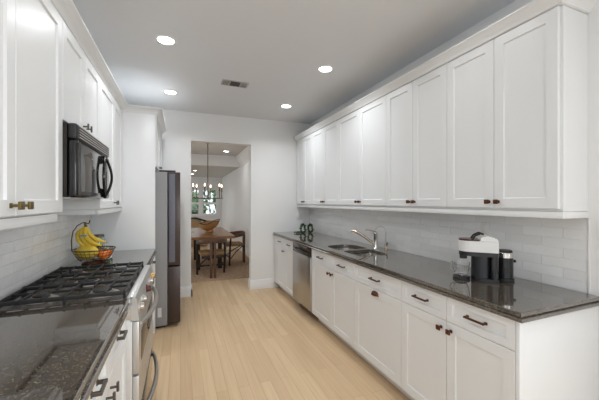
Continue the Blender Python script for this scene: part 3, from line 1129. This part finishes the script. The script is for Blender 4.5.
# ------------------------------------------------------------------ refrigerator
t = thing('refrigerator', 'tall grey refrigerator with dark slate doors beside the doorway', 'refrigerator', (-.45, 4.14, 0))
FY0, FY1 = 3.685, 4.59
MB().box(XL + .02, FY0, .03, -.135, FY1, 1.755, .004).build('body', M['fridge_side'], t)
MB().box(XL + .05, FY0 + .03, 0, -.16, FY1 - .03, .03).build('foot', M['black_m'], t)
ym = (FY0 + FY1) / 2
for a, b in ((FY0, ym - .003), (ym + .003, FY1)):
    d = MB().box(-.13, a, .70, 0.0, b, 1.755, .005).build('door', M['fridge_door'], t)
    if a == FY0:
        MB().box(-.118, FY0 - .003, .735, -.055, FY0 + .004, 1.735, .002).build('edge_panel', M['fridge_pocket'], d)
d = MB().box(-.13, FY0, .045, 0.0, FY1, .685, .005).build('freezer_drawer', M['fridge_door'], t)
for y in (FY0 + .06, FY1 - .06):
    MB().box(-.22, y - .05, 1.7555, -.05, y + .05, 1.775, .004).build('hinge_cover', M['mwside'], t)
MB().box(-.235, FY0 - .0015, .13, -.195, FY0 + .0005, .235).build('energy_sticker', M['label'], t)

# ------------------------------------------------------------------ recessed lights and vent
G4 = 'recessed lights in the kitchen ceiling'


def can(x, y, z, label, group, power=None, r=.062):
    t = thing('recessed_light', label, 'ceiling light', (x, y, z), group)
    MB().lathe([(r, -.001), (r + .004, -.006), (r + .018, -.006), (r + .026, -.001), (r + .026, 0), (r, 0)], (x, y, z), 28).build('trim_ring', M['trim'], t)
    MB().cyl((x, y, z - .0045), r, .003, 28).build('lens', M['lens'], t)
    d = bpy.data.lights.new('can_lamp', 'AREA')
    d.shape = 'DISK'
    d.size = .12
    d.energy = power or LENS_W
    d.color = (.935, .97, 1.0)
    d.spread = math.radians(140)
    o = bpy.data.objects.new('can_lamp', d)
    COL.objects.link(o)
    o.location = (0, 0, -.012)
    o.parent = t
    return t


can(-.112, 2.74, CEIL, 'largest looking recessed ceiling light, left of the vent and nearest the left cabinets', G4)
can(1.37, 2.735, CEIL, 'recessed ceiling light nearest the right upper cabinets', G4)
can(-.112, 4.017, CEIL, 'recessed ceiling light by the refrigerator panel crown', G4)
can(1.386, 4.003, CEIL, 'recessed ceiling light near the back wall right of the doorway', G4)
for x in (-.112, 1.375):
    for y in (1.46, .18, -1.1):
        can(x, y, CEIL, 'recessed ceiling light behind the camera', 'recessed lights behind the camera', 1.6)
can(1.142, 8.2, CEIL, 'recessed light in the higher dining room ceiling', 'recessed lights beyond the doorway', 3)
can(.45, 10.6, LOWC, 'nearer recessed light in the low ceiling beyond the dining beam', 'recessed lights beyond the doorway', 3, .05)
can(.42, 11.9, LOWC, 'farther recessed light in the low ceiling beyond the dining beam', 'recessed lights beyond the doorway', 3, .05)

t = thing('ceiling_vent', 'small rectangular air vent in the kitchen ceiling', 'vent', (.581, 3.456, CEIL))
VX, VY = .581, 3.456
MB().box(VX - .15, VY - .085, CEIL - .006, VX + .15, VY + .085, CEIL, .003).build('frame', M['vent'], t)
MB().box(VX - .055, VY - .065, CEIL - .0075, VX + .055, VY + .065, CEIL - .0062).build('shade_plate', M['ventdark'], t)  # flat dark plate, painted as the shade inside the vent
for k, (cx, n) in enumerate(((VX - .10, 4), (VX, 7), (VX + .10, 4))):
    for j in range(n):
        if k == 1:
            y = VY - .055 + j * .11 / (n - 1)
            MB().box(cx - .053, y - .003, CEIL - .010, cx + .053, y + .001, CEIL - .0076).build('slat', M['ventdark'], t)
        else:
            x = cx - .024 + j * .016
            MB().box(x - .004, VY - .06, CEIL - .009, x + .001, VY + .06, CEIL - .0062).build('slat', M['pewter'], t)

# ------------------------------------------------------------------ coffee station
ang = math.atan2(.714, -.70)
CO = Vector((1.80, 1.375, .9155))
R4 = Matrix.Translation(CO) @ Matrix.Rotation(ang, 4, 'Z')     # local +x is the machine's front


def stad(x0, x1, wd, n=10):
    """plan outline rounded at the front end"""
    r = wd / 2
    p = [(x0, -r), (x1 - r, -r)]
    p += [(x1 - r + r * math.cos(a), r * math.sin(a)) for a in [-PI / 2 + PI * i / n for i in range(1, n)]]
    p += [(x1 - r, r), (x0, r)]
    return p


t = thing('coffee_machine', 'white and black pod coffee machine on the right granite counter', 'coffee machine', CO)


def lp(name, mb, mat, parent=t):
    return mb.xform(R4).build(name, mat, parent)


lp('base', MB().prism(rpoly(stad(-.10, .050, .125), .01, 2), 2, 0, .02), M['black_m'])
lp('body', MB().lathe([(0, .0205), (.056, .0205), (.056, .158), (0, .158)], (-.008, 0, 0), 32), M['charcoal'])
lp('water_tank', MB().prism(rpoly([(-.098, -.058), (-.055, -.058), (-.055, .058), (-.098, .058)], .015, 3), 2, .0205, .158), M['black'])
lp('drip_tray', MB().cyl((.1035, 0, .0), .051, .018, 24, bev=.003), M['black_m'])
lp('brew_head', MB().prism(rpoly(stad(-.098, .119, .13), .012, 2), 2, .1585, .185), M['charcoal'])
lp('head_shell', MB().prism(rpoly(stad(-.098, .124, .136), .012, 2), 2, .1855, .254), M['white_plastic'])
lp('nozzle', MB().cyl((.092, 0, .133), .022, .025, 16), M['black_m'])
lp('lid', MB().prism(rpoly(stad(.005, .120, .126), .01, 2), 2, .2542, .264), M['brown_plastic'])
lid = MB().prism([(-.096, .2545), (.003, .2545), (-.004, .278), (-.04, .288), (-.09, .271)], 1, -.058, .058)
lp('tank_lid', lid, M['white_plastic'])
lp('lever', MB().tube([(.045, -.04, .262), (.03, -.04, .286), (0, -.04, .302), (-.015, -.035, .298), (-.015, .035, .298), (0, .04, .302), (.03, .04, .286), (.045, .04, .262)], .006, 8), M['black'])

cupc = R4 @ Vector((.106, 0, .0185))
t = thing('glass_mug', 'clear glass mug on the coffee machine drip tray', 'mug', cupc)
MB().lathe([(0, 0), (.026, 0), (.036, .008), (.048, .04), (.054, .092), (.0522, .092), (.0462, .04), (.034, .0105), (0, .005)], cupc, 26).build('cup', M['glass'], t)
hd = R4.to_3x3() @ Vector((.75, -.66, 0))
m = MB().tube([cupc + hd * .050 + Vector((0, 0, .075)), cupc + hd * .068 + Vector((0, 0, .076)), cupc + hd * .080 + Vector((0, 0, .055)), cupc + hd * .070 + Vector((0, 0, .03)), cupc + hd * .044 + Vector((0, 0, .02))], .005, 8)
m.build('handle', M['glass'], t)

t = thing('milk_frother', 'black cylinder milk frother with silver top beside the coffee machine', 'frother', (1.94, 1.305, .9155))
fc = (1.94, 1.305, .9155)
MB().lathe([(0, 0), (.05, 0), (.052, .008), (.05, .016), (0, .016)], fc, 28).build('base', M['black_m'], t)
prof = [(0, .0165), (.044, .0165)]
for k in range(12):
    prof += [(.046, .022 + k * .0105), (.0445, .027 + k * .0105)]
prof += [(.045, .148), (0, .148)]
MB().lathe(prof, fc, 28).build('jug', M['black'], t)
MB().lathe([(0, .1485), (.0455, .1485), (.0455, .178), (.043, .181), (0, .181)], fc, 28).build('collar', M['chrome'], t)
MB().lathe([(0, .1815), (.04, .1815), (.042, .186), (.036, .196), (0, .197)], fc, 28).build('lid', M['black_m'], t)
MB().ball((1.988, 1.275, 1.04), .008, .008, .010, 10, 6).build('button', M['black_m'], t)


# ------------------------------------------------------------------ green leafy hoops by the back wall
def leaf_quad(m, p, d, s, wdt=.45):
    d = d.normalized()
    sd = d.orthogonal().normalized()
    sd.rotate(Matrix.Rotation(random.uniform(0, 2 * PI), 3, d))
    n = d.cross(sd) * s * .15
    b = [p, p + d * s * .5 + sd * s * wdt * .5 + n, p + d * s, p + d * s * .5 - sd * s * wdt * .5 + n]
    m.face(b)


def hoop(x, y, label, trail):
    z = .9155
    t = thing('leafy_hoop', label, 'plant', (x, y, z), 'green hoops at the end of the counter')
    ax = Vector((.6, -.8, 0)).normalized()
    ring = [Vector((x, y, z + .068)) + ax * .042 * math.cos(a) + Vector((0, 0, .064 * math.sin(a))) for a in [2 * PI * k / 24 for k in range(24)]]
    MB().tube(ring, .006, 6, closed=True).build('stem', M['stem'], t)
    m = MB()
    for i in range(170):
        a = random.gauss(PI / 2, 1.0) if i % 3 else random.gauss(-PI / 2, .7)
        p = Vector((x, y, z + .072)) + ax * .042 * math.cos(a) + Vector((0, 0, .060 * math.sin(a)))
        d = Vector((random.gauss(0, 1), random.gauss(0, 1), random.gauss(0, .8)))
        leaf_quad(m, p, d, random.uniform(.02, .036), .7)
    for i in range(trail):
        p = Vector((x - .02 - .11 * random.random(), y + random.uniform(-.02, .03), z + random.uniform(.004, .022)))
        leaf_quad(m, p, Vector((random.gauss(-.5, 1), random.gauss(0, 1), random.gauss(.2, .2))), random.uniform(.018, .032), .7)
    for v in m.bm.verts:
        v.co.z = max(v.co.z, z + .001)
    m.build('leaves', M['leaf'], t)


hoop(1.835, 4.47, 'left green leafy hoop on the counter, with a trailing sprig', 110)
hoop(1.955, 4.44, 'right green leafy hoop on the counter beside the tile', 0)

# ------------------------------------------------------------------ fruit basket
FB = Vector((-.66, 2.925, .9155))
t = thing('fruit_basket', 'brown wire fruit basket with banana hook on the left counter', 'basket', FB)
MB().lathe([(.0, 0), (.085, 0), (.088, .006), (.07, .018), (.05, .022), (0, .022)], FB, 28).build('foot', M['brown_plastic'], t)
m = MB()


def bowl_r(h):
    return .075 + .075 * (h / .10) ** .6 if h > 0 else .07


for h, r in ((.10, .005), (.075, .002), (.05, .002), (.03, .0025)):
    rr = bowl_r(h)
    m.tube([FB + Vector((rr * math.cos(a), rr * math.sin(a), .015 + h)) for a in [2 * PI * k / 32 for k in range(32)]], r, 6, closed=True)
for k in range(28):
    a = 2 * PI * k / 28
    m.tube([FB + Vector((bowl_r(h) * math.cos(a), bowl_r(h) * math.sin(a), .015 + h)) for h in (.005, .02, .045, .075, .10)], .0016, 5)
m.build('wire_bowl', M['wire'], t)
m = MB()
ds = Vector((-.95, -.22, 0)).normalized()
for off in (-.022, .022):
    sd = Vector((-ds.y, ds.x, 0)) * off
    hk = [FB + ds * .148 + sd + Vector((0, 0, .115)), FB + ds * .15 + sd + Vector((0, 0, .20)), FB + ds * .140 + sd * .8 + Vector((0, 0, .265)), FB + ds * .112 + sd * .5 + Vector((0, 0, .312)), FB + ds * .075 + sd * .2 + Vector((0, 0, .336)), FB + ds * .052 + sd * .1 + Vector((0, 0, .33))]
    m.tube(hk, .004, 8)
hx = FB + ds * .052
m.tube([hx + Vector((0, 0, .33)), hx + ds * -.012 + Vector((0, 0, .322)), hx + ds * -.02 + Vector((0, 0, .335)), hx + ds * -.022 + Vector((0, 0, .352))], .004, 8)
m.build('banana_hook', M['wire'], t)

# bananas: one bunch
BT = FB + Vector((-.05, -.028, .312))
t = thing('banana_bunch', 'bunch of yellow bananas hanging from the basket hook', 'bananas', BT)
BRT, BDP = Vector((.976, .22, 0)), Vector((-.22, .976, 0))
for k, (ctl, dep) in enumerate((([(0, 0), (-10, -6), (-9, -18), (4, -21)], .014), ([(0, 0), (-7, -6), (-4, -18), (9, -20.5)], -.004),
                                ([(0, 0), (-3, -6), (0, -17), (13, -20)], -.02), ([(0, 0), (1, -6), (5, -15), (17, -17)], .0),
                                ([(0, 0), (-4, -4), (-2, -14), (12, -17)], .035))):
    pts, rad = [], []
    for i in range(13):
        t_ = i / 12
        cx_, cz_ = [sum(c * p[q] for c, p in zip(((1 - t_) ** 3, 3 * t_ * (1 - t_) ** 2, 3 * t_ * t_ * (1 - t_), t_ ** 3), ctl)) for q in (0, 1)]
        pts.append(BT + BRT * cx_ * .0082 + BDP * dep * min(1, 3 * t_) + Vector((0, 0, cz_ * .0082 - .005)))
        rad.append(.007 if i == 0 else .0085 if i == 1 else .0135 if i == 2 else .017 if i < 10 else (.0145, .010, .006)[i - 10])
    b = MB().tube(pts, rad, 8).build('banana', M['banana'], t)
    MB().ball(pts[-1], .006, seg=8, rings=6).build('tip', M['banana_tip'], b)
    if k in (1, 2):
        q = pts[5]
        cd = (Vector((0, 0, 1.42)) - q).normalized()
        e = MB()
        e.ball((0, 0, 0), .011, .008, .0025, 12, 6)
        qq = cd.to_track_quat('Z', 'Y').to_matrix().to_4x4()
        e.xform(Matrix.Translation(q + cd * .0175) @ qq)
        e.build('sticker', M['sticker'], b)
MB().tube([BT + Vector((0, 0, -.012)), BT + Vector((-.006, 0, .012)), BT + Vector((-.008, 0, .028))], [.012, .009, .008], 8).build('stem', M['banana_tip'], t)

m = MB().ball((0, 0, 0), .088, .06, .058, 24, 14)
m.xform(Matrix.Translation(FB + Vector((-.045, -.025, .095))) @ Matrix.Rotation(-.35, 4, 'Z'))
tag(m.build('melon', M['melon'], origin=FB + Vector((-.045, -.025, .037))), 'yellow oval melon in the wire fruit basket', 'melon')
for (dx, dy, dz, r, lab) in ((.075, -.045, .066, .037, 'front orange at the right side of the wire fruit basket'),
                             (.09, .03, .072, .036, 'orange behind the front one in the wire fruit basket'),
                             (.035, .05, .066, .036, 'rear orange behind the melon in the wire fruit basket')):
    c = FB + Vector((dx, dy, dz))
    t = thing('orange', lab, 'orange', c - Vector((0, 0, r)), 'oranges in the fruit basket')
    MB().ball(c, r, r, r * .95, 18, 12).build('peel', M['orange'], t)
    MB().lathe([(0, 0), (.004, 0), (.003, .003), (0, .003)], c + Vector((0, 0, r * .93)), 8).build('stem_end', M['stem'], t)

# jars with greens behind the basket
def jar(x, y, r, h, label, top):
    t = thing('glass_jar', label, 'jar', (x, y, .9155), 'glass jars of greens behind the fruit basket')
    MB().lathe([(0, 0), (r - .004, 0), (r, .006), (r, h - .02), (r * .9, h - .006), (r * .92, h), (r * .86, h), (r * .84, h - .008), (r - .005, h - .024), (r - .005, .008), (0, .006)], (x, y, .9155), 24).build('jar_body', M['greenglass'], t)
    if top:
        MB().lathe([(0, 0), (r * .95, 0), (r * .95, .016), (r * .85, .022), (0, .022)], (x, y, .9155 + h + .0005), 24).build('lid', M['pewter'], t)
    m = MB()
    for i in range(150):
        a, rr = random.uniform(0, 2 * PI), (r - .02) * math.sqrt(random.random())
        p = Vector((x + rr * math.cos(a), y + rr * math.sin(a), .9155 + random.uniform(.015, h * .62)))
        leaf_quad(m, p, Vector((random.gauss(0, .7), random.gauss(0, .7), 1)), random.uniform(.012, .02), .7)
    m.build('greens', M['herb'], t)


jar(-.69, 3.20, .05, .185, 'taller lidded glass jar of greens behind the bananas', True)
jar(-.605, 3.11, .042, .10, 'short open glass jar of greens right of the wire basket', False)

# ------------------------------------------------------------------ dining room
rg = tag(MB().box(-1.2, 5.57, .0005, 1.60, 9.0, .012, .004).build('area_rug', M['rug'], origin=(.2, 7.2, 0)), 'brown woven area rug under the dining table', 'rug')
TB = (.56, 7.05, .0125)
t = thing('dining_table', 'long brown wooden dining table beyond the doorway', 'table', TB)
m = MB().prism(rpoly([(.13, 5.98), (1.0, 5.95), (1.01, 8.15), (.12, 8.15)], .03, 3), 2, .70, .75)
m.build('tabletop', M['tablewood'], t)
for y in (6.55, 7.7):
    m = MB().box(.30, y - .04, .0125, .38, y + .04, .70, .006)
    m.build('leg', M['darkwood'], t)
    MB().box(.74, y - .04, .0125, .82, y + .04, .70, .006).build('leg', M['darkwood'], t)
    MB().box(.381, y - .03, .60, .739, y + .03, .68, .004).build('apron', M['darkwood'], t)
MB().box(.54, 6.595, .18, .60, 7.655, .26, .004).build('stretcher', M['darkwood'], t)


def chair():
    t = thing('dining_chair', 'dark wood low-back dining chair at the near end of the table, facing away', 'chair', (0, 0, 0), 'chairs around the dining table')
    for s in (-1, 1):
        MB().box(s * .035 - .022, -.275, 0, s * .035 + .022, -.235, .685, .005).build('rear_post', M['midwood'], t)
        m = MB().tube([(s * .255, .13, 0), (s * .262, .12, .35), (s * .258, .10, .63)], [.02, .022, .019], 8)
        m.build('leg', M['darkwood'], t)
        MB().tube([(s * .25, .12, .13), (s * .16, -.04, .28), (s * .05, -.23, .40)], .012, 6).build('brace', M['darkwood'], t)
    m = MB()
    pts = [(.262 * math.cos(a), .10 - .36 * abs(math.sin(a)) ** .8 if math.sin(a) < 0 else .10, .640 + .045 * (-math.sin(a))) for a in [0 - PI * k / 18 for k in range(19)]]
    m.tube(pts, .044, 8, flat=(1.0, .5))
    m.build('back_rail', M['midwood'], t)
    m = MB().prism(rpoly([(-.21, -.20), (.21, -.20), (.245, .2), (-.245, .2)], .05, 4), 2, .415, .462)
    m.build('seat', M['rush'], t)
    MB().box(-.2, -.228, .36, .2, -.205, .414, .004).build('seat_frame', M['darkwood'], t)
    MB().box(-.245, .10, .15, .245, .125, .18, .004).build('stretcher', M['darkwood'], t)
    return t


ch = chair()
ch.location = (.56, 5.98, .0125)
dup(ch, (1.125, 6.98, .0125), PI / 2 + .05, 'dark wood low-back dining chair on the right side of the table by the wall')
dup(ch, (.005, 7.1, .0125), -PI / 2, 'dark wood dining chair left of the table, partly hidden by the door jamb')

# wooden live-edge bowl
t = thing('wooden_bowl', 'carved wooden bowl with irregular dark rim on the dining table', 'bowl', (.60, 6.95, .751))


def wob(i, a):
    return (1 + .10 * math.sin(2 * a + .6) + .05 * math.sin(5 * a), (.05 * math.cos(a - .4) + .018 * math.sin(4 * a)) * (i / 8.0 if i <= 8 else 1.0) * .8)


MB().lathe([(0, 0), (.09, 0), (.085, .025), (.07, .04), (.11, .06), (.16, .10), (.195, .15), (.21, .20), (.215, .215), (.20, .21), (.18, .15), (.13, .09), (0, .07)], (.60, 6.95, .751), 36, sx=.98, sy=.7, wob=wob).build('bowl_body', M['bowlwood'], t)
m = MB()
rim = []
for k in range(36):
    a = 2 * PI * k / 36
    d = wob(8, a)
    rim.append((.60 + .213 * d[0] * math.cos(a) * .98, 6.95 + .213 * d[0] * math.sin(a) * .7, .751 + .217 + d[1]))
m.tube(rim, .007, 6, closed=True)
m.build('rim', M['navy'], t)

# sofa beyond the table
t = thing('sofa', 'tan upholstered sofa beyond the dining table under the window', 'sofa', (-.3, 10.4, 0))
MB().box(-1.25, 10.2, 0, .62, 11.0, .42, .04, 3).build('base', M['sofa'], t)
MB().box(-1.25, 9.98, 0, .62, 10.195, .88, .05, 3).build('back', M['sofa'], t)
MB().box(.625, 9.98, 0, .82, 11.0, .78, .05, 3).build('arm', M['sofa'], t)
MB().box(-1.45, 9.98, 0, -1.255, 11.0, .64, .05, 3).build('arm', M['sofa'], t)
MB().box(-1.2, 10.2, .425, .60, 10.98, .56, .04, 3).build('seat_cushion', M['sofa'], t)
m = MB().tube([(.22, 9.97, .90), (.45, 9.96, .905), (.60, 9.95, .86), (.74, 9.95, .81), (.85, 9.96, .76)], [.02, .028, .03, .028, .02], 10)
tag(m.build('throw_blanket', M['navy'], origin=(.55, 9.96, .75)), 'dark navy rolled throw along the sofa top', 'blanket')

# chandelier
CHX, CHY = .585, 7.15
t = thing('chandelier', 'black iron ring chandelier with candle lights over the dining table', 'chandelier', (CHX, CHY, CEIL))
MB().lathe([(0, 0), (.06, 0), (.06, -.012), (.03, -.02), (0, -.02)], (CHX, CHY, CEIL - .0005), 20).build('canopy', M['bronze'], t)
MB().cyl((CHX, CHY, 1.50), .010, CEIL - .02 - 1.50, 10).build('rod', M['pewter'], t)
MB().lathe([(0, -.012), (.03, -.006), (.04, .004), (.03, .014), (0, .02)], (CHX, CHY, 1.50), 16).build('hub', M['pewter'], t)
CR = .33
m = MB()
m.tube([(CHX + CR * math.cos(2 * PI * k / 36), CHY + CR * math.sin(2 * PI * k / 36), 1.50) for k in range(36)], .009, 8, closed=True)
for k in range(3):
    a = PI * k / 3 + .25
    m.tube([(CHX - CR * math.cos(a), CHY - CR * math.sin(a), 1.50), (CHX + CR * math.cos(a), CHY + CR * math.sin(a), 1.50)], .006, 6)
m.build('ring', M['pewter'], t)
for k in range(6):
    a = PI * k / 3 + .25
    x, y = CHX + CR * math.cos(a), CHY + CR * math.sin(a)
    c = MB().tube([(x, y, 1.50), (x, y, 1.66)], .008, 8)
    c.lathe([(0, 0), (.012, 0), (.022, .012), (.022, .016), (0, .016)], (x, y, 1.655), 12)
    arm = c.build('candle_arm', M['pewter'], t)
    MB().cyl((x, y, 1.672), .013, .085, 10).build('candle_sleeve', M['candle'], arm)
    MB().lathe([(0, 0), (.009, .002), (.015, .02), (.012, .045), (.004, .068), (0, .072)], (x, y, 1.757), 12).build('bulb', M['bulb'], arm)
d = bpy.data.lights.new('chandelier_glow', 'POINT')
d.energy = 6
d.color = (1, .82, .6)
d.shadow_soft_size = .25
o = bpy.data.objects.new('chandelier_glow', d)
COL.objects.link(o)
o.parent = t
o.location = (0, 0, 1.85 - CEIL)
